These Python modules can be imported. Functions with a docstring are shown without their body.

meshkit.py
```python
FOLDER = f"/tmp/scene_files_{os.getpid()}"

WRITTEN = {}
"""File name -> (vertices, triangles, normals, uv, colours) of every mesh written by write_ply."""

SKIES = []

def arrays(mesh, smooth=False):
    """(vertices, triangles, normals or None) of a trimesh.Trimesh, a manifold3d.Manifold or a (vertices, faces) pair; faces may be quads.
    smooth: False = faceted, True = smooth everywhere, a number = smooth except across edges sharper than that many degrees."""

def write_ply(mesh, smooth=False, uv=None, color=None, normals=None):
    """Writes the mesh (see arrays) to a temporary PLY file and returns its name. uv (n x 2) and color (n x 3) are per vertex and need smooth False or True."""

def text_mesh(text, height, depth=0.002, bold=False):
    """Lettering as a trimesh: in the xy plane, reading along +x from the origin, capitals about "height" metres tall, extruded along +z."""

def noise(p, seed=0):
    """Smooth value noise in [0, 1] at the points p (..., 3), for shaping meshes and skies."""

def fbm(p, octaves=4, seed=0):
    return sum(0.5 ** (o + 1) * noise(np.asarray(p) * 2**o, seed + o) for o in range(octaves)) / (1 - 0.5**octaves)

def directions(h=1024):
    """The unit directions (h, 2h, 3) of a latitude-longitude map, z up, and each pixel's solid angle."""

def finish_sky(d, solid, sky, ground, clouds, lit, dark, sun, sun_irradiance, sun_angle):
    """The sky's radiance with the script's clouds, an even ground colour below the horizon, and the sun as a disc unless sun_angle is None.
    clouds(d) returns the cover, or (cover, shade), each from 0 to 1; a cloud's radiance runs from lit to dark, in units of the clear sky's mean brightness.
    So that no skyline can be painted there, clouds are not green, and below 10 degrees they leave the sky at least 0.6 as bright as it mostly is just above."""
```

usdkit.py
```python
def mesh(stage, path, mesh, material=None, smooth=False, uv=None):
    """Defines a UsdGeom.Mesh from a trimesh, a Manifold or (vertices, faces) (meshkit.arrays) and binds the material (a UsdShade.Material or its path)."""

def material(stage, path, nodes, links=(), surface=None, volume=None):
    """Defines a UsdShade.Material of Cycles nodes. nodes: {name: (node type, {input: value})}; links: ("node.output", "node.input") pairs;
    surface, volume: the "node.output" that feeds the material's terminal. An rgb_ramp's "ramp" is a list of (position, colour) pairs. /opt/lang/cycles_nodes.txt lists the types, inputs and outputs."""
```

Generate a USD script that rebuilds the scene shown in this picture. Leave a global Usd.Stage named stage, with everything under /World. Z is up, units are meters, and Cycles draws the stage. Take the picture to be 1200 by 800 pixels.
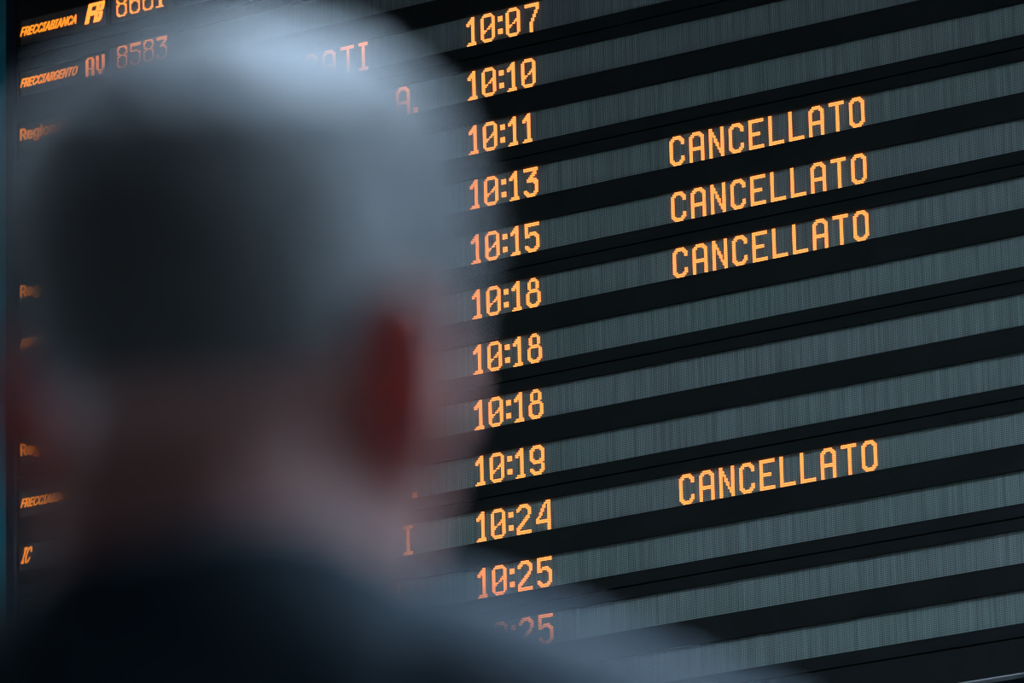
import math
import numpy as np, trimesh, manifold3d as m3, usdkit, meshkit
from pxr import Usd, UsdGeom, UsdLux, UsdShade, Gf, Sdf, Vt

stage = Usd.Stage.CreateInMemory()
UsdGeom.SetStageUpAxis(stage, 'Z'); UsdGeom.SetStageMetersPerUnit(stage, 1.0)
UsdGeom.Xform.Define(stage, '/World')
rng = np.random.default_rng(7)

# ------------------------------------------------------------------ camera, sky, exposure
CAM_Z = 0.99
FPX, YAW, PITCH, ROLL, D = 7801.65, -0.5779022, 0.2755362, -0.0217622, 12.097453   # solved from the board's rows
ROW0 = CAM_Z + 4.79846                       # height of the lower edge of the 10:07 row's window
EXPOSURE, F_STOP, FOCUS = 0.0, 6.8, 14.9
SKY, SKY_POWER = (0.55, 0.76, 1.0), 5.2

fwd = np.array([math.sin(YAW) * math.cos(PITCH), math.cos(YAW) * math.cos(PITCH), math.sin(PITCH)])
right = np.array([math.cos(YAW), -math.sin(YAW), 0.0]); up = np.cross(right, fwd)
right, up = math.cos(ROLL) * right + math.sin(ROLL) * up, -math.sin(ROLL) * right + math.cos(ROLL) * up
cam = UsdGeom.Camera.Define(stage, '/World/camera')
M = np.eye(4); M[0, :3], M[1, :3], M[2, :3], M[3, :3] = right, up, -fwd, (0, 0, CAM_Z)
cam.AddTransformOp().Set(Gf.Matrix4d(*M.ravel().tolist()))
cam.CreateHorizontalApertureAttr(36.0); cam.CreateVerticalApertureAttr(24.0)
cam.CreateFocalLengthAttr(36.0 * FPX / 1200); cam.CreateFStopAttr(F_STOP); cam.CreateFocusDistanceAttr(FOCUS)
cam.CreateExposureAttr(EXPOSURE); cam.CreateClippingRangeAttr(Gf.Vec2f(0.05, 500))

dome = UsdLux.DomeLight.Define(stage, '/World/sky')      # even overcast daylight
dome.CreateIntensityAttr(SKY_POWER); dome.CreateColorAttr(Gf.Vec3f(*SKY))

# ------------------------------------------------------------------ materials
def mat(name, nodes, links=(), surface='p.BSDF'):
    return usdkit.material(stage, '/World/Looks/' + name, nodes, links, surface=surface)

def plain(name, color, rough=0.5, var=0.15, scale=30.0, bump=0.0, **kw):
    dark, light = [c * (1 - var) for c in color], [c * (1 + var) for c in color]
    nodes = {'tc': ('texture_coordinate', {}), 'n': ('noise_texture', {'scale': scale, 'detail': 4.0}),
             'r': ('rgb_ramp', {'ramp': [(0.3, dark), (0.7, light)]}),
             'p': ('principled_bsdf', {'roughness': rough, **kw})}
    links = [('tc.object', 'n.vector'), ('n.fac', 'r.fac'), ('r.color', 'p.base_color')]
    if bump:
        nodes['b'] = ('bump', {'strength': bump, 'distance': 0.002}); links += [('n.fac', 'b.height'), ('b.normal', 'p.normal')]
    return mat(name, nodes, links)

def emit(name, color, strength):
    return mat(name, {'p': ('principled_bsdf', {'base_color': (0.02, 0.01, 0.005), 'roughness': 0.4, 'emission_color': color, 'emission_strength': strength})})

DOT = 0.13 / 32 * 1.0625                     # pitch of the LED grid
def led_surface(name, gap, dot, tint):
    k = 1 / DOT
    nodes = {'tc': ('texture_coordinate', {}),
             'm': ('mapping', {'scale': (k, 0.0, k)}),
             'v': ('voronoi_texture', {'scale': 1.0, 'randomness': 0.0}),
             'r': ('rgb_ramp', {'ramp': [(0.0, dot), (0.30, dot), (0.42, gap), (1.0, gap)]}),
             'm2': ('mapping', {'scale': (k * 0.5, 0.0, 3.0)}),
             'n': ('noise_texture', {'scale': 1.0, 'detail': 2.0, 'roughness': 0.7}),
             'r2': ('rgb_ramp', {'ramp': [(0.3, (0.70, 0.70, 0.70)), (0.7, (1.3, 1.3, 1.3))]}),
             'm3': ('mapping', {'scale': (1.7, 0.0, 5.0)}),
             'n3': ('noise_texture', {'scale': 1.0, 'detail': 3.0}),
             'r3': ('rgb_ramp', {'ramp': [(0.3, tint), (0.7, (1.0, 1.0, 1.0))]}),
             'x': ('mix', {'mix_type': 'multiply', 'fac': 1.0}), 'x2': ('mix', {'mix_type': 'multiply', 'fac': 1.0}),
             'p': ('principled_bsdf', {'roughness': 0.55, 'specular_ior_level': 0.3})}
    links = [('tc.object', 'm.vector'), ('m.vector', 'v.vector'), ('v.distance', 'r.fac'),
             ('tc.object', 'm2.vector'), ('m2.vector', 'n.vector'), ('n.fac', 'r2.fac'),
             ('tc.object', 'm3.vector'), ('m3.vector', 'n3.vector'), ('n3.fac', 'r3.fac'),
             ('r.color', 'x.color1'), ('r2.color', 'x.color2'), ('x.color', 'x2.color1'), ('r3.color', 'x2.color2'), ('x2.color', 'p.base_color')]
    return mat(name, nodes, links)

M_WINDOW = led_surface('led_matrix', (0.083, 0.100, 0.092), (0.232, 0.262, 0.241), (0.88, 1.0, 0.94))
M_LOGOWIN = led_surface('logo_matrix', (0.05, 0.046, 0.042), (0.15, 0.14, 0.13), (0.95, 0.97, 1.0))
M_PANEL = plain('black_panel', (0.0100, 0.0120, 0.0112), 0.6, 0.12, 9.0, specular_ior_level=0.09)
M_FRAME = plain('frame_metal', (0.004, 0.014, 0.024), 0.5, 0.1, 6.0, specular_ior_level=0.12)
M_TRIM = plain('aluminium_trim', (0.40, 0.40, 0.39), 0.5, 0.05, 40.0)
M_LED = emit('lit_led', (1.0, 0.272, 0.062), 2.05)
M_LED2 = emit('lit_led_orange', (1.0, 0.25, 0.03), 2.1)
M_LOGO = emit('lit_logo', (1.0, 0.27, 0.02), 1.3)
M_COLUMN = plain('teal_cladding', (0.004, 0.23, 0.28), 0.7, 0.1, 3.0)
M_WALL = plain('wall_paint', (0.016, 0.022, 0.026), 0.7, 0.1, 3.0)
M_HALL = plain('hall_plaster', (0.26, 0.215, 0.20), 0.8, 0.1, 2.0)
M_FLOOR = mat('floor_stone', {'tc': ('texture_coordinate', {}), 'b': ('brick_texture', {'offset': 0.0, 'color1': (0.10, 0.10, 0.10), 'color2': (0.13, 0.13, 0.125), 'mortar': (0.03, 0.03, 0.03), 'scale': 1.0, 'mortar_size': 0.004, 'brick_width': 0.6, 'row_height': 0.6}),
              'p': ('principled_bsdf', {'roughness': 0.35})}, [('tc.object', 'b.vector'), ('b.color', 'p.base_color')])
M_SKIN = mat('skin', {'tc': ('texture_coordinate', {}), 'n': ('noise_texture', {'scale': 60.0, 'detail': 4.0}),
             'r': ('rgb_ramp', {'ramp': [(0.3, (0.36, 0.172, 0.145)), (0.7, (0.45, 0.225, 0.195))]}), 'b': ('bump', {'strength': 0.25, 'distance': 0.002}),
             'p': ('principled_bsdf', {'roughness': 0.55, 'specular_ior_level': 0.4, 'subsurface_weight': 0.16, 'subsurface_scale': 0.004, 'subsurface_radius': (1.0, 0.22, 0.12)})},
             [('tc.object', 'n.vector'), ('n.fac', 'r.fac'), ('r.color', 'p.base_color'), ('n.fac', 'b.height'), ('b.normal', 'p.normal')])
M_HAIR = mat('grey_hair', {'tc': ('texture_coordinate', {}), 'm': ('mapping', {'scale': (220.0, 220.0, 40.0)}), 'n': ('noise_texture', {'scale': 1.0, 'detail': 3.0}),
             'r': ('rgb_ramp', {'ramp': [(0.3, (0.05, 0.048, 0.046)), (0.7, (0.125, 0.125, 0.125))]}), 'b': ('bump', {'strength': 0.5, 'distance': 0.002}),
             'p': ('principled_bsdf', {'roughness': 0.5}), 't': ('translucent_bsdf', {'color': (0.3, 0.3, 0.3)}), 'x': ('mix_closure', {'fac': 0.1})},
             [('tc.object', 'm.vector'), ('m.vector', 'n.vector'), ('n.fac', 'r.fac'), ('r.color', 'p.base_color'), ('n.fac', 'b.height'), ('b.normal', 'p.normal'), ('p.BSDF', 'x.closure1'), ('t.BSDF', 'x.closure2')], 'x.closure')
M_STRAND = mat('hair_strand', {'p': ('principled_bsdf', {'base_color': (0.14, 0.14, 0.14), 'roughness': 0.35}), 't': ('translucent_bsdf', {'color': (0.75, 0.75, 0.75)}), 'x': ('mix_closure', {'fac': 0.4})},
               [('p.BSDF', 'x.closure1'), ('t.BSDF', 'x.closure2')], 'x.closure')
M_JACKET = plain('navy_cloth', (0.003, 0.016, 0.027), 0.85, 0.2, 400.0, 0.3, sheen_weight=0.11, sheen_roughness=0.35, sheen_tint=(0.45, 0.7, 1.0))
M_TROUSER = plain('charcoal_cloth', (0.02, 0.021, 0.024), 0.9, 0.2, 300.0, 0.3)
M_SHOE = plain('black_leather', (0.012, 0.011, 0.010), 0.35, 0.1, 80.0)
M_SOLE = plain('rubber_sole', (0.02, 0.02, 0.02), 0.8, 0.1, 80.0)
M_EYE = plain('eye_white', (0.75, 0.73, 0.70), 0.1, 0.02, 20.0)
M_IRIS = plain('iris', (0.06, 0.05, 0.04), 0.1, 0.1, 200.0)

# ------------------------------------------------------------------ helpers
used = {}
def numbered(path):
    n = used.get(path, -1) + 1; used[path] = n
    return path if n == 0 else f'{path}_{n:03d}'

def obj(name, mesh, material, parent='/World', smooth=False):
    path = numbered((parent if isinstance(parent, str) else str(parent.GetPath())) + '/' + name)
    return usdkit.mesh(stage, path, mesh, material, smooth=smooth).GetPrim()

def tag(prim, label=None, category=None, group=None, kind=None):
    for k, v in (('label', label), ('category', category), ('group', group), ('kind', kind)):
        if v: prim.SetCustomDataByKey(k, v)
    return prim

def box(x0, x1, y0, y1, z0, z1):
    b = trimesh.creation.box([x1 - x0, y1 - y0, z1 - z0]); b.apply_translation([(x0 + x1) / 2, (y0 + y1) / 2, (z0 + z1) / 2]); return b

def mbox(x0, x1, y0, y1, z0, z1):
    return m3.Manifold.cube([x1 - x0, y1 - y0, z1 - z0]).translate([x0, y0, z0])

# ------------------------------------------------------------------ measures of the board
U = 0.13 / 32                                # one thirty-second of a row: all board measures below are in it
U0 = -9.28063                                # left edge of the logo windows
FACE = D - 0.009                             # panel front; windows lie 9 mm behind it
X = lambda du: U0 + du * U
ZR = lambda row, h: ROW0 - row * 0.13 + h * U
XR = 780                                     # right end

# ------------------------------------------------------------------ the setting: a station hall open to the sky over its middle
def setting(name, mesh, material, label, cat):
    return tag(obj(name, mesh, material), label, cat, kind='structure')

EAVE, OPEN_Y0, OPEN_Y1, ROOF = 1.1, 3.0, 9.7, 9.0
setting('floor', box(-12.3, 16.3, -12, 12.45, -0.2, 0), M_FLOOR, 'grey stone tiled station floor under the person', 'floor')
setting('wall_back', mbox(-12.3, 16.3, 12.45, 12.75, 0, ROOF + 3) - mbox(3.6, 5.8, 12, 13, 0.4, 6.7), M_WALL, 'dark wall behind the departure board, open to daylight further right', 'wall')
setting('wall_rear', box(-12.3, 16.3, -12.3, -12, 0, ROOF), M_HALL, 'dark plaster wall behind the viewer', 'wall')
wl = mbox(-12.3, -12, -12, 12.45, 0, ROOF) - mbox(-13, -11, 3.2, 5.0, 0.9, 2.1)
setting('wall_left', wl, M_HALL, 'plaster wall left of the board with a tall daylight opening', 'wall')
setting('wall_right', box(16, 16.3, -12, 12.45, 0, ROOF), M_HALL, 'dark plaster wall to the right of the viewer', 'wall')
setting('ceiling', box(-12.3, 16.3, -12, OPEN_Y0, ROOF, ROOF + 0.3), M_HALL, 'dark hall ceiling over the viewer', 'ceiling')
setting('ceiling', box(-12.3, -4.2, OPEN_Y0, OPEN_Y1, ROOF, ROOF + 0.3), M_HALL, 'dark hall ceiling left of the open strip', 'ceiling')
setting('ceiling', m3.Manifold.extrude(m3.CrossSection([[(1.6, OPEN_Y0), (16.3, OPEN_Y0), (16.3, OPEN_Y1), (9.5, OPEN_Y1)]]), 0.3).translate([0, 0, ROOF]), M_HALL, 'dark hall ceiling right of the open strip', 'ceiling')
setting('trim_2', box(X(-80), X(-9.8), D + 0.02, 12.45, 0, ROW0 + EAVE), M_COLUMN, 'dark teal cladding column along the left edge of the board', 'column')
setting('trim_1', box(-12.3, 16.3, OPEN_Y1, 12.45, ROW0 + EAVE, ROW0 + EAVE + 0.12), M_HALL, 'canopy projecting from the wall above the board', 'canopy')

# ------------------------------------------------------------------ departure board
board = UsdGeom.Xform.Define(stage, '/World/departure_board').GetPrim()
tag(board, 'large black departure board with rows of amber LED times hanging beyond the person', 'departure board')
FIRST, LAST = -5, 12
B0, B1 = D, D + 0.30

def panel_block(z0, z1, holes, x0=-1.2, x1=XR):
    blk = mbox(X(x0), X(x1), FACE, D + 0.02, z0, z1)
    if holes:
        blk = blk - m3.Manifold.batch_boolean([mbox(a, b, FACE - 0.01, D, c, d) for a, b, c, d in holes], m3.OpType.Add)
    return blk

GAP = 0.45 * U
windows = {}
for first in range(FIRST, LAST, 2):
    holes = []
    for row in (first, first + 1):
        holes.append((X(0), X(64.3), ZR(row, 0.4), ZR(row, 16.6)))
        holes.append((X(67), X(XR - 8), ZR(row, 0.3), ZR(row, 18.3)))
    top, bot = ZR(first, 32 - 7.2), ZR(first + 1, -7.2)
    obj('module_panel', panel_block(bot + GAP, top - GAP, holes), M_PANEL, board)
    for row in (first, first + 1):
        a = obj('logo_window', box(X(-.3), X(64.6), D - 0.0005, D + 0.004, ZR(row, 0.1), ZR(row, 16.9)), M_LOGOWIN, board)
        b = obj('led_window', box(X(66.7), X(XR - 7.7), D - 0.0005, D + 0.004, ZR(row, 0), ZR(row, 18.6)), M_WINDOW, board)
        windows[row] = (a, b)
obj('bottom_panel', panel_block(ZR(LAST, -26.2), ZR(LAST, -7.2) - GAP, []), M_PANEL, board)
obj('header_panel', panel_block(ZR(FIRST, 24.8) + GAP, ZR(FIRST, 66), []), M_PANEL, board)
obj('bottom_trim', box(X(-9.2), X(XR + 8), FACE - 0.004, D + 0.02, ZR(LAST, -26.8), ZR(LAST, -26.2)), M_TRIM, board)
tag(stage.GetPrimAtPath('/World/departure_board/bottom_trim'), 'bright aluminium edge strip')
for x0, x1 in ((-9.2, -1.6), (XR + 0.4, XR + 8)):
    obj('side_frame', m3.Manifold.hull(mbox(X(x0), X(x1), FACE, B1, ZR(LAST, -26.2), ZR(FIRST, 66)) + mbox(X(x0) + .004, X(x1) - .004, FACE - 0.006, B1, ZR(LAST, -26.2), ZR(FIRST, 66))), M_FRAME, board)
obj('top_frame', box(X(-9.2), X(XR + 8), FACE - 0.006, B1, ZR(FIRST, 66), ZR(FIRST, 74)), M_FRAME, board)
obj('housing', box(X(-1.6), X(XR + .4), D + 0.021, B1 + 0.05, ZR(LAST, -26.2), ZR(FIRST, 66)), M_FRAME, board)

# LED characters, 16 rows high
F9 = {
 '0': "..#####..|.#######.|##.....##|##.....##|##.....##|##.....##|##....###|##...####|##..##.##|####...##|###....##|##.....##|##.....##|##.....##|.#######.|..#####..",
 '1': "...##.|..###.|.####.|#####.|##.##.|...##.|...##.|...##.|...##.|...##.|...##.|...##.|...##.|...##.|.#####|######",
 '2': "..#####..|.#######.|###...###|##.....##|.......##|.......##|......##.|.....###.|....###..|...###...|..###....|.###.....|###......|##.......|#########|#########",
 '3': "#########|#########|......##.|.....###.|....###..|...###...|..######.|..#######|......###|.......##|.......##|.......##|##.....##|###...###|.#######.|..#####..",
 '4': "......###|.....####|....##.##|....##.##|...##..##|...##..##|..##...##|..##...##|.##....##|##.....##|#########|#########|.......##|.......##|.......##|.......##",
 '5': "#########|#########|##.......|##.......|##.......|##.####..|########.|###...###|.......##|.......##|.......##|.......##|##.....##|###...###|.#######.|..#####..",
 '7': "#########|#########|.......##|.......##|......##.|......##.|.....##..|.....##..|....##...|....##...|...##....|...##....|...##....|...##....|...##....|...##....",
 '8': "...###...|..#####..|.##...##.|.##...##.|.##...##.|.##...##.|..#####..|.#######.|##.....##|##.....##|##.....##|##.....##|##.....##|###...###|.#######.|..#####..",
 '9': "..#####..|.#######.|###...###|##.....##|##.....##|##.....##|##.....##|###...###|.########|..######.|.......##|.......##|##.....##|###...###|.#######.|..#####..",
 ':': "...|...|...|###|###|###|...|...|...|...|###|###|###|...|...|...",
 '.': "...|...|...|...|...|...|...|...|...|...|...|...|...|###|###|###",
 'A': "..#####..|.#######.|###...###|##.....##|##.....##|##.....##|##.....##|##.....##|#########|#########|##.....##|##.....##|##.....##|##.....##|##.....##|##.....##",
 'C': "..#####..|.#######.|###...###|##.....##|##.....##|##.......|##.......|##.......|##.......|##.......|##.......|##.....##|##.....##|###...###|.#######.|..#####..",
 'E': "#########|#########|##.......|##.......|##.......|##.......|##.......|#######..|#######..|##.......|##.......|##.......|##.......|##.......|#########|#########",
 'F': "#########|#########|##.......|##.......|##.......|##.......|##.......|#######..|#######..|##.......|##.......|##.......|##.......|##.......|##.......|##.......",
 'I': "######|######|..##..|..##..|..##..|..##..|..##..|..##..|..##..|..##..|..##..|..##..|..##..|..##..|######|######",
 'L': "##.......|##.......|##.......|##.......|##.......|##.......|##.......|##.......|##.......|##.......|##.......|##.......|##.......|##.......|#########|#########",
 'N': "##.....##|##.....##|###....##|###....##|####...##|##.#...##|##.##..##|##.##..##|##..##.##|##..##.##|##...#.##|##...####|##....###|##....###|##.....##|##.....##",
 'O': "..#####..|.#######.|###...###|##.....##|##.....##|##.....##|##.....##|##.....##|##.....##|##.....##|##.....##|##.....##|##.....##|###...###|.#######.|..#####..",
 'R': "#######..|########.|##....###|##.....##|##.....##|##....###|########.|#######..|##.##....|##..##...|##..##...|##...##..|##...##..|##....##.|##....##.|##.....##",
 'S': "..#####..|.#######.|##.....##|##.....##|##.......|###......|.######..|..######.|......###|.......##|.......##|.......##|##.....##|##.....##|.#######.|..#####..",
 'T': "#########|#########|....##...|....##...|....##...|....##...|....##...|....##...|....##...|....##...|....##...|....##...|....##...|....##...|....##...|....##...",
}
F7 = {   # narrower characters of the train numbers, 13 rows
 '8': ".#####.|##...##|#.....#|#.....#|##...##|.#####.|##...##|#.....#|#.....#|#.....#|#.....#|##...##|.#####.",
 '6': "..####.|.##..##|##.....|#......|#......|######.|##...##|#.....#|#.....#|#.....#|#.....#|##...##|.#####.",
 '5': "#######|#######|#......|#......|#####..|.....##|......#|......#|......#|......#|#.....#|##...##|.#####.",
 '1': "..##.|.###.|####.|..##.|..##.|..##.|..##.|..##.|..##.|..##.|..##.|..##.|#####",
 '3': "#######|#######|.....##|....##.|...##..|..####.|.....##|......#|......#|......#|#.....#|##...##|.#####.",
 '7': "#######|#######|.....##|.....##|.....#.|....##.|....##.|....#..|...##..|...##..|...##..|...##..|...##..",
 'A': ".####.|##..##|##..##|##..##|##..##|##..##|######|##..##|##..##|##..##|##..##",
 'V': "##..##|##..##|##..##|##..##|##..##|##..##|##..##|##..##|.####.|..##..|..##..",
}
def dots(bitmap, x, z_top, pitch=DOT, size=0.66, depth=0.0035, shear=0.0):
    """One character: every lit LED a small square lens standing on the window."""
    rows = bitmap.split('|'); c = []
    for j, line in enumerate(rows):
        for i, ch in enumerate(line):
            if ch == '#':
                c.append((x + (i + 0.5) * pitch + shear * (len(rows) - j) * pitch, z_top - (j + 0.5) * pitch))
    c = np.array(c); h = pitch * size / 2; t = h * 0.72
    corner = np.array([(-1, -1), (1, -1), (1, 1), (-1, 1)])
    back = np.stack([c[:, None, 0] + corner[:, 0] * h, np.full((len(c), 4), D), c[:, None, 1] + corner[:, 1] * h], -1)
    front = np.stack([c[:, None, 0] + corner[:, 0] * h * .93, np.full((len(c), 4), D - depth), c[:, None, 1] + corner[:, 1] * h * .93], -1)
    v = np.concatenate([back, front], 1).reshape(-1, 3)
    f = np.array([(4, 5, 6), (4, 6, 7)] + [t for k in range(4) for t in ((k, (k + 1) % 4, 4 + (k + 1) % 4), (k, 4 + (k + 1) % 4, 4 + k))])
    return trimesh.Trimesh(v, (f[None] + 8 * np.arange(len(c))[:, None, None]).reshape(-1, 3), process=False)

def width(g): return len(g.split('|')[0])

def led_text(row, du, text, kind, font=F9, h_top=17.9, gap=3, material=None, label=None):
    x = X(du)
    for ch in text:
        if ch == ' ':
            x += DOT * 7; continue
        g = font[ch]
        if ch in ':.': x -= DOT * 1.0
        name = 'colon' if ch == ':' else 'full_stop' if ch == '.' else kind
        obj(name, dots(g, x, ZR(row, h_top)), material or M_LED, windows[row][1])
        x += DOT * (width(g) + (2 if ch in ':.' else gap))

times = ['10:07', '10:10', '10:11', '10:13', '10:15', '10:18', '10:18', '10:18', '10:19', '10:24', '10:25', '10:25']
for row, t in enumerate(times):
    led_text(row, 316.6, t, 'lit_digit')
    tag(windows[row][1], f'grey LED row showing {t}' + (' and CANCELLATO' if row in (3, 4, 5, 9) else ''))
for row in (3, 4, 5, 9):
    led_text(row, 448.9, 'CANCELLATO', 'lit_letter')
led_text(0, 242.3 - 12.72 * 7, 'FRASCATI', 'lit_letter')
led_text(1, 267.6, 'A.', 'lit_letter')
led_text(9, 267.6, 'I', 'lit_letter')
led_text(8, 275.2, '.', 'lit_letter')
led_text(10, 262.8, 'L', 'lit_letter')
led_text(-2, 70.9, '8661', 'lit_digit', F7, 18.0, 2, M_LED2)
led_text(-1, 71.2, '8583', 'lit_digit', F7, 18.0, 2, M_LED2)
for ch, du in (('A', 48.2), ('V', 55.8)):
    obj('lit_letter', dots(F7[ch], X(du), ZR(-1, 15.4)), M_LED2, windows[-1][0])

def lettering(row, du0, du1, h0, h1, text, italic, bold, name='logo_lettering'):
    t = meshkit.text_mesh(text, 1.0, 0.3, bold=bold)
    v = t.vertices.copy()
    wide = v[:, 0].max() - v[:, 0].min(); lean = 0.35 * (h1 - h0) * U if italic else 0
    u = (v[:, 0] - v[:, 0].min()) / wide * ((du1 - du0) * U - lean) + v[:, 1] * lean
    mesh = trimesh.Trimesh(np.stack([X(du0) + u, D - 0.003 * (v[:, 2] > 0.15), ZR(row, h0) + v[:, 1] * (h1 - h0) * U], -1), t.faces, process=False)
    return tag(obj(name, mesh, M_LOGO, windows[row][0]), f'lit orange {text} lettering')
for row, text in ((-2, 'FRECCIABIANCA'), (-1, 'FRECCIARGENTO'), (4, 'FRECCIARGENTO'), (7, 'FRECCIABIANCA')):
    lettering(row, -0.2, 42.8, 6.9, 12.0, text, True, True)
for row in (0, 3, 6):
    lettering(row, -0.2, 38.0, 6.2, 13.0, 'Regionale', False, True)
lettering(8, -0.2, 9.0, 5.6, 14.5, 'IC', True, True)
# the slanted FB emblem: two joined letters cut by a thin bar
fb = m3.CrossSection([[(0, 0), (3.6, 0), (3.6, 4.6), (8.2, 4.6), (8.2, 7.2), (3.6, 7.2), (3.6, 10.2), (8.2, 10.2), (8.2, 13), (1.4, 13), (0, 11.6)]])
bb = m3.CrossSection([[(8.6, 0), (14.2, 0), (15.8, 1.6), (15.8, 5.2), (14.8, 6.4), (15.8, 7.6), (15.8, 11.4), (14.2, 13), (8.6, 13)]])
holes = m3.CrossSection([[(11.2, 2.6), (12.9, 2.6), (12.9, 4.9), (11.2, 4.9)]]) + m3.CrossSection([[(11.2, 8.3), (12.9, 8.3), (12.9, 10.6), (11.2, 10.6)]]) + m3.CrossSection([[(9.6, 6.0), (16, 6.0), (16, 6.7), (9.6, 6.7)]])
for part in (fb, bb - holes):
    e = m3.Manifold.extrude(part, 0.003).to_mesh(); v = np.array(e.vert_properties[:, :3])
    w = np.stack([X(47.6) + (v[:, 0] * 0.74 + v[:, 1] * 0.27) * U, D - v[:, 2], ZR(-2, 4.6) + v[:, 1] * U], -1)
    obj('emblem_letter', trimesh.Trimesh(w, np.array(e.tri_verts)[:, ::-1], process=False), M_LED2, windows[-2][0])

# ------------------------------------------------------------------ the person
def pixel_ray(px, py):
    d = fwd * FPX + right * (px - 600) + up * (400 - py); return d / np.linalg.norm(d)
EAR_Z, DIST = 1.64, 2.43
ear = np.array([0, 0, CAM_Z]) + pixel_ray(273, 437) * DIST
FACE_YAW = math.degrees(-YAW)                 # turned to the board, as the camera is
person = UsdGeom.Xform.Define(stage, '/World/person')
person.AddTranslateOp().Set(Gf.Vec3d(ear[0], ear[1], 0)); person.AddRotateZOp().Set(FACE_YAW)
person = person.GetPrim()
tag(person, 'grey-haired person in a dark navy jacket seen from behind, looking up at the departure board', 'person')
BODY_DZ = ear[2] - EAR_Z                      # close to zero by the choice of CAM_Z

def S(p, r, n=20): return m3.Manifold.sphere(r, n).translate(list(map(float, p)))
def chain(*ps): # (point, radius) pairs joined by hulls
    return [m3.Manifold.batch_hull([S(*a), S(*b)]) for a, b in zip(ps[:-1], ps[1:])]
def blob(parts, length, rounds):
    m = m3.Manifold.batch_boolean(parts, m3.OpType.Add).refine_to_length(length).to_mesh()
    t = trimesh.Trimesh(np.array(m.vert_properties[:, :3]), np.array(m.tri_verts), process=True)
    trimesh.smoothing.filter_taubin(t, 0.5, -0.53, rounds); return t
def ellipsoid(c, r, n=40): return m3.Manifold.sphere(1.0, n).scale(list(r)).translate(list(c))
def mir(parts): return parts + [p.mirror([1, 0, 0]) for p in parts]

# head, in its own frame: origin between the ears, x right, y forward, z up
CR_C, CR_R = np.array([0, -0.012, 0.018]), np.array([0.0645, 0.094, 0.092])
head = [ellipsoid(CR_C, CR_R)]
head += [m3.Manifold.batch_hull([S((-.039, .002, -.045), .019), S((.039, .002, -.045), .019), S((-.013, .069, -.090), .016), S((.013, .069, -.090), .016), S((-.041, .05, 0), .021), S((.041, .05, 0), .021), S((0, .078, -.04), .022), S((0, .045, -.07), .03), S((-.036, .055, .045), .025), S((.036, .055, .045), .025)])]
head += mir(chain(((.040, .066, -.008), .018), ((.046, .03, -.01), .02)))            # cheekbones
head += mir(chain(((.012, .088, .032), .011), ((.038, .076, .034), .010)))           # brows
head += chain(((0, .090, .025), .009), ((0, .104, -.010), .010), ((0, .112, -.022), .012)) + mir([S((.012, .102, -.026), .009)])   # nose
head += [ellipsoid((0, .094, -.050), (.024, .010, .006)), ellipsoid((0, .092, -.061), (.022, .010, .007)), S((0, .080, -.088), .015)]
head_solid = blob(head, 0.005, 10)
def to_manifold(t): return m3.Manifold(m3.Mesh(np.asarray(t.vertices, np.float32), np.asarray(t.faces, np.uint32)))
head_solid = to_manifold(head_solid) - m3.Manifold.batch_boolean(mir([ellipsoid((.032, .098, .010), (.016, .014, .010), 24)]), m3.OpType.Add)
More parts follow.
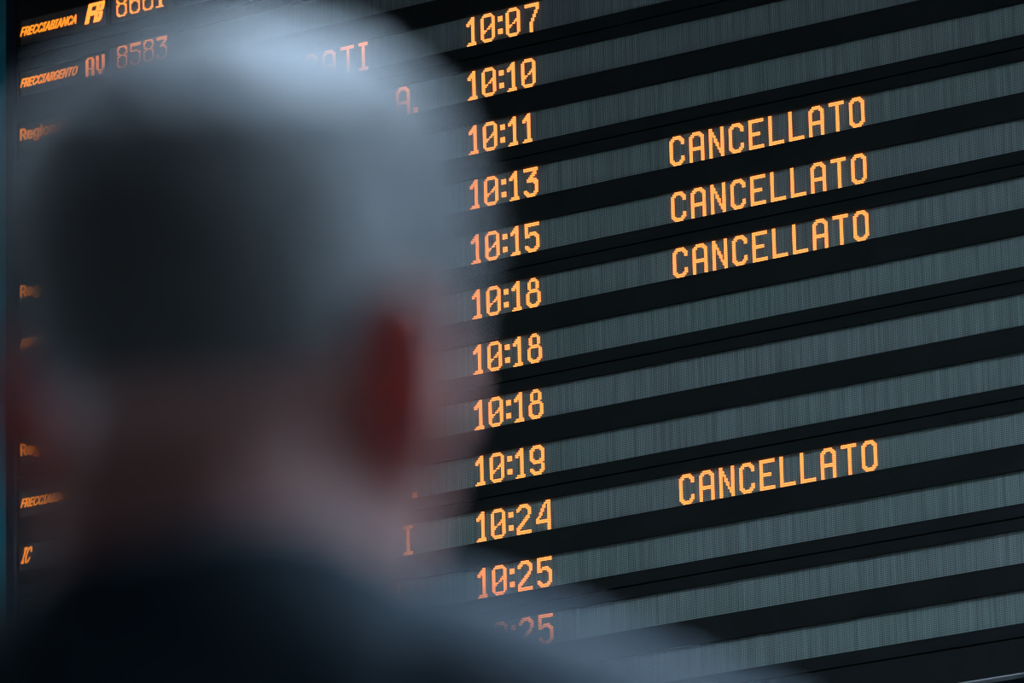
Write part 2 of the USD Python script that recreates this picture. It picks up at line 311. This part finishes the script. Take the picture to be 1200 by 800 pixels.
# ears: a thin shell swept from the side of the head, thick rim, lobe below
def ear_shape():
    reach = [.10, .42, .66, .86, .96, 1.0, .90, .62, .28, .08]
    zs = [-.034, -.036, -.026, -.010, .006, .020, .031, .036, .033, .024]
    n = len(zs); parts = []
    A = [np.array([.062, -.008 - .012 * k / (n - 1), -.026 + .050 * k / (n - 1)]) for k in range(n)]     # where it leaves the head
    B = [A[k] + [.017 * reach[k], .001, (zs[k] - A[k][2]) * .6] for k in range(n)]                     # the fold: out first,
    C = [np.array([A[k][0] + .027 * reach[k], A[k][1] - .016 * reach[k], zs[k]]) for k in range(n)]        # then back to the rim
    for k in range(n - 1):
        for P_, Q_ in ((A, B), (B, C)):
            parts.append(m3.Manifold.batch_hull([S(P_[k], .0032, 10), S(P_[k + 1], .0032, 10), S(Q_[k], .003, 10), S(Q_[k + 1], .003, 10)]))
        parts.append(m3.Manifold.batch_hull([S(C[k], .0058, 12), S(C[k + 1], .0058, 12)]))
    parts += chain(((.079, -.012, -.012), .003), ((.083, -.016, .006), .003), ((.081, -.016, .020), .003))   # antihelix
    parts += [S((.069, -.012, -.031), .007, 14), S((.069, .002, -.008), .005, 14)]   # lobe, tragus
    return parts
lids = mir(chain(((.020, .0885, .0145), .0036), ((.032, .0925, .0175), .0042), ((.044, .0850, .0130), .0036)) + chain(((.021, .0880, .003), .003), ((.032, .0905, .001), .0032), ((.043, .0845, .004), .003)))
head_solid = head_solid + m3.Manifold.batch_boolean(lids, m3.OpType.Add)
ears = blob(ear_shape(), 0.003, 6); ears.apply_scale([1, 1, .94]); ears.apply_translation([-.003, -.002, -.013])
ear_r = to_manifold(ears); head_solid = head_solid + ear_r + ear_r.mirror([1, 0, 0])

TILT, HROLL, TURN = math.radians(11), math.radians(2.5), math.radians(-22)
Rx = trimesh.transformations.rotation_matrix(TILT, [1, 0, 0]); Ry = trimesh.transformations.rotation_matrix(HROLL, [0, 1, 0])
HEAD = trimesh.transformations.translation_matrix([.0065, 0, EAR_Z]) @ Ry @ trimesh.transformations.rotation_matrix(TURN, [0, 0, 1]) @ Rx
head_body = head_solid.transform(np.asarray(HEAD[:3], float))

def hand(side):
    """A relaxed hand hanging at the thigh, palm inward: palm, four unequal fingers, a thumb."""
    w = np.array([.248, .062, .885]); q = []
    P = lambda x, y, z: w + np.array([x, y, z])
    q += [m3.Manifold.batch_hull([S(P(0, -.014, -.02), .017), S(P(0, .014, -.02), .017), S(P(-.004, -.032, -.085), .011), S(P(-.004, .034, -.085), .012), S(P(0, 0, 0), .026)])]
    for k, (y, l) in enumerate(((.033, .072), (.011, .080), (-.011, .075), (-.031, .060))):
        a = P(-.004, y, -.088); b = a + np.array([-.006, .004, -.45 * l]); c = b + np.array([-.016, .004, -.30 * l]); d = c + np.array([-.018, .001, -.18 * l])
        q += chain((a, .0098), (b, .0092), (c, .0085), (d, .0078))
    a = P(-.004, .026, -.03); b = a + np.array([-.012, .030, -.028]); c = b + np.array([-.008, .012, -.030]); d = c + np.array([-.006, .002, -.022])
    q += chain((a, .014), (b, .0115), (c, .010), (d, .0085))
    q += chain((P(0, 0, 0), .026), (P(-.002, -.02, .06), .028))
    t = to_manifold(blob(q, 0.004, 4))
    return t if side > 0 else t.mirror([1, 0, 0])

neck = blob(chain(((0, -.040, 1.40), .058), ((-.008, -.028, 1.50), .068), ((-.008, -.022, 1.575), .066), ((0, -.010, 1.615), .056)) + mir(chain(((.09, -.02, 1.43), .05), ((.03, -.03, 1.50), .045))), 0.008, 12)
trunk = blob([m3.Manifold.batch_hull([S((.09, 0, 1.34), .085), S((-.09, 0, 1.34), .085), S((.07, .01, 1.05), .085), S((-.07, .01, 1.05), .085)])] + chain(((0, -.01, 1.30), .08), ((0, -.04, 1.42), .055)), 0.02, 8)
arms = [a for a in mir(chain(((.10, -.01, 1.38), .06), ((.18, -.01, 1.40), .05), ((.230, -.025, 1.14), .040), ((.246, .045, .93), .028)))]
skin = m3.Manifold.batch_boolean([head_body, to_manifold(neck), to_manifold(trunk), hand(1), hand(-1), to_manifold(blob(arms, 0.02, 4))], m3.OpType.Add)
body = obj('body', skin, M_SKIN, person, smooth=60)

def in_head(t): t = t.copy(); t.apply_transform(HEAD); return t
for s in (-1, 1):
    e = trimesh.creation.icosphere(3, .0115); e.apply_translation([s * .032, .0795, .0095]); obj('eye', in_head(e), M_EYE, person, True)
    i = trimesh.creation.icosphere(2, .0055); i.apply_scale([1, .35, 1]); i.apply_translation([s * .032, .0900, .0095]); obj('iris', in_head(i), M_IRIS, person, True)

# hair: a short cap that ends at nape, ears and forehead, with loose strands standing off it
NA, NT = 180, 70
def hairline(az):      # az 0 = straight back, +-pi = forehead; the cap's lowest angle below the crown, in radians
    a = np.abs((az + np.pi) % (2 * np.pi) - np.pi)
    return np.interp(a, [0, .55, 1.0, 1.25, 1.5, 1.75, 1.95, 2.2, 2.6, np.pi], [1.86, 1.86, 1.80, 1.70, 1.58, 1.52, 1.95, 1.88, 1.05, .92])
def cap_point(az, t, off):
    d = np.stack([np.sin(t) * np.sin(az), -np.sin(t) * np.cos(az), np.cos(t)], -1)
    return CR_C + d * (CR_R + off[..., None])
az, tt = np.meshgrid(np.linspace(0, 2 * np.pi, NA, endpoint=False), np.linspace(0.0001, 1, NT), indexing='ij')
T = tt * hairline(az)
base = cap_point(az, T, np.zeros_like(T))
wave = meshkit.fbm(base * [70, 70, 55], 3, 5) - .5 + .5 * (meshkit.fbm(base * 22, 2, 9) - .5)
def depth_of(az, tt, T, wave):
  taper = np.clip((1 - tt) / .5, 0, 1) ** .8
  return (.0085 + .0085 * np.clip(np.cos(T) * 1.6 + .1, 0, 1) + .002 * np.sin(2 * np.clip(T, 0, np.pi / 2)) ** 2 + .009 * np.clip((np.abs((az + np.pi) % (2 * np.pi) - np.pi) - 1.45) / .6, 0, 1) * np.sin(np.clip(T, 0, np.pi / 2)) + .0065 * np.abs(np.sin(az)) * np.sin(np.clip(T, 0, np.pi / 2)) + .007 * wave) * taper + .0012
thick = depth_of(az, tt, T, wave)
outer, inner = cap_point(az, T, thick), cap_point(az, T, np.full_like(T, -.006))
def sheet(flip):
    i, j = np.meshgrid(np.arange(NA), np.arange(NT - 1), indexing='ij'); n = (i + 1) % NA
    q = np.stack([i * NT + j, i * NT + j + 1, n * NT + j + 1, n * NT + j], -1).reshape(-1, 4); return q[:, ::-1] if flip else q
edge = np.array([(i * NT + NT - 1, NA * NT + i * NT + NT - 1, NA * NT + ((i + 1) % NA) * NT + NT - 1, ((i + 1) % NA) * NT + NT - 1) for i in range(NA)])
V = np.vstack([outer.reshape(-1, 3), inner.reshape(-1, 3)]); Q = np.vstack([sheet(False), sheet(True) + NA * NT, edge])
cap = trimesh.Trimesh(V, np.vstack([Q[:, [0, 1, 2]], Q[:, [0, 2, 3]]]), process=False)
hair = tag(obj('hair', in_head(cap), M_HAIR, person, True), 'short grey hair, white along its lit edge')
NS = 20000
sa = rng.uniform(0, 2 * np.pi, NS); st = np.sqrt(rng.uniform(0, 1, NS)) * .97; sT = st * hairline(sa)
p0 = cap_point(sa, sT, depth_of(sa, st, sT, 0) * .82 - .001); nrm = (p0 - CR_C) / CR_R ** 2; nrm /= np.linalg.norm(nrm, axis=1)[:, None]
down = np.cross(np.cross(nrm, [0, .25, -1.0]), nrm); down /= np.linalg.norm(down, axis=1)[:, None] + 1e-9
ear_zone = (np.abs(np.abs((sa + np.pi) % (2 * np.pi) - np.pi) - 1.6) < .5) & (sT > .95)
length = rng.uniform(.007, .012, NS)[:, None] * np.where(ear_zone, .35, 1.0)[:, None] * (1 - .55 * np.clip(st - .6, 0, 1)[:, None] / .4)
jit = rng.normal(0, .22, (NS, 3))
pts = np.stack([p0, p0 + length * .35 * (nrm * .8 + down * .4 + jit * .5), p0 + length * .7 * (nrm * .62 + down * .75 + jit), p0 + length * (nrm * .5 + down * .95 + jit * 1.2)], 1)
pts = trimesh.transform_points(pts.reshape(-1, 3), HEAD)
cv = UsdGeom.BasisCurves.Define(stage, str(hair.GetPath()) + '/strands')
cv.CreateTypeAttr('linear'); cv.CreateCurveVertexCountsAttr(Vt.IntArray.FromNumpy(np.full(NS, 4, np.int32)))
cv.CreatePointsAttr(Vt.Vec3fArray.FromNumpy(pts.astype(np.float32))); cv.CreateWidthsAttr(Vt.FloatArray.FromNumpy(np.full(NS * 4, .00028, np.float32))); cv.SetWidthsInterpolation('vertex')
UsdShade.MaterialBindingAPI.Apply(cv.GetPrim()).Bind(M_STRAND); tag(cv.GetPrim(), kind='stuff')

# jacket, trousers, shoes
jk = [m3.Manifold.batch_hull([S((s * .115, y, 1.32), .095) for s in (-1, 1) for y in (-.015, .02)] + [S((s * .095, .01, 1.05), .10) for s in (-1, 1)]),
      m3.Manifold.batch_hull([S((s * .095, .01, 1.08), .10) for s in (-1, 1)] + [S((s * .10, .005, .90), .098) for s in (-1, 1)]),
      m3.Manifold.batch_hull([S((s * .065, -.028, 1.478), .062) for s in (-1, 1)] + [S((s * .11, -.01, 1.34), .09) for s in (-1, 1)])]
jk += mir(chain(((.065, -.028, 1.497), .064), ((.190, -.022, 1.429), .076), ((.232, -.028, 1.15), .056), ((.247, .03, .97), .044), ((.249, .052, .90), .040)))
jacket = to_manifold(blob(jk, 0.012, 10)) - m3.Manifold.batch_boolean([S((0, -.022, 1.60), .075, 40), m3.Manifold.cylinder(.3, .075, .075, 40).translate([0, -.022, 1.56])] + mir(chain(((.249, .056, .905), .031), ((.25, .075, .80), .034))), m3.OpType.Add)
jacket_prim = obj('jacket', jacket, M_JACKET, person, smooth=50)
na = 96; prof = np.array([(0.000, -.060), (.006, -.020), (.004, .004), (.010, .010), (.016, .004), (.019, -.022), (.022, -.060)])
ang = np.linspace(0, 2 * np.pi, na, endpoint=False); cv_ = []
for a in ang:
    back = (1 + math.cos(a)) / 2           # a = 0 straight back
    top = 1.500 + .048 * back ** .8
    for r, z in prof:
        rad = np.array([.070 + r, .072 + r])
        cv_.append((rad[0] * math.sin(a), -.024 - rad[1] * math.cos(a) + .012 * (1 - back), top + z + .002 * math.sin(5 * a)))
k = len(prof); q = [((i * k + j), ((i + 1) % na) * k + j, ((i + 1) % na) * k + (j + 1) % k, i * k + (j + 1) % k) for i in range(na) for j in range(k)]
obj('collar', (np.array(cv_), np.array(q)), M_JACKET, jacket_prim, True)
tr = [m3.Manifold.batch_hull([S((s * .085, 0, .93), .10) for s in (-1, 1)] + [S((s * .085, -.01, .84), .098) for s in (-1, 1)])] + mir(chain(((.09, -.005, .84), .096), ((.10, .005, .48), .072), ((.105, -.015, .10), .062)))
trousers = to_manifold(blob(tr, 0.014, 8)) - mbox(-.5, .5, -.5, .5, -.2, .055)
obj('trousers', trousers, M_TROUSER, person, smooth=50)
for s in (-1, 1):
    up_ = m3.Manifold.batch_hull([S((s * .105, -.055, .055), .036), S((s * .105, -.01, .075), .040), S((s * .112, .10, .048), .034), S((s * .118, .165, .036), .028), S((s * .100, .15, .036), .024)]).refine_to_length(.01) - mbox(-.4, .4, -.3, .4, -.1, .018)
    so = m3.Manifold.batch_hull([m3.Manifold.cylinder(.02, r, r, 24).translate([x, y, 0]) for x, y, r in ((s * .105, -.055, .038), (s * .108, .04, .042), (s * .115, .145, .042), (s * .112, .175, .030))])
    sh = obj('shoe', up_, M_SHOE, person, smooth=40); obj('sole', so, M_SOLE, sh)
print('ear z', ear[2], 'wanted', EAR_Z, 'person at', ear)
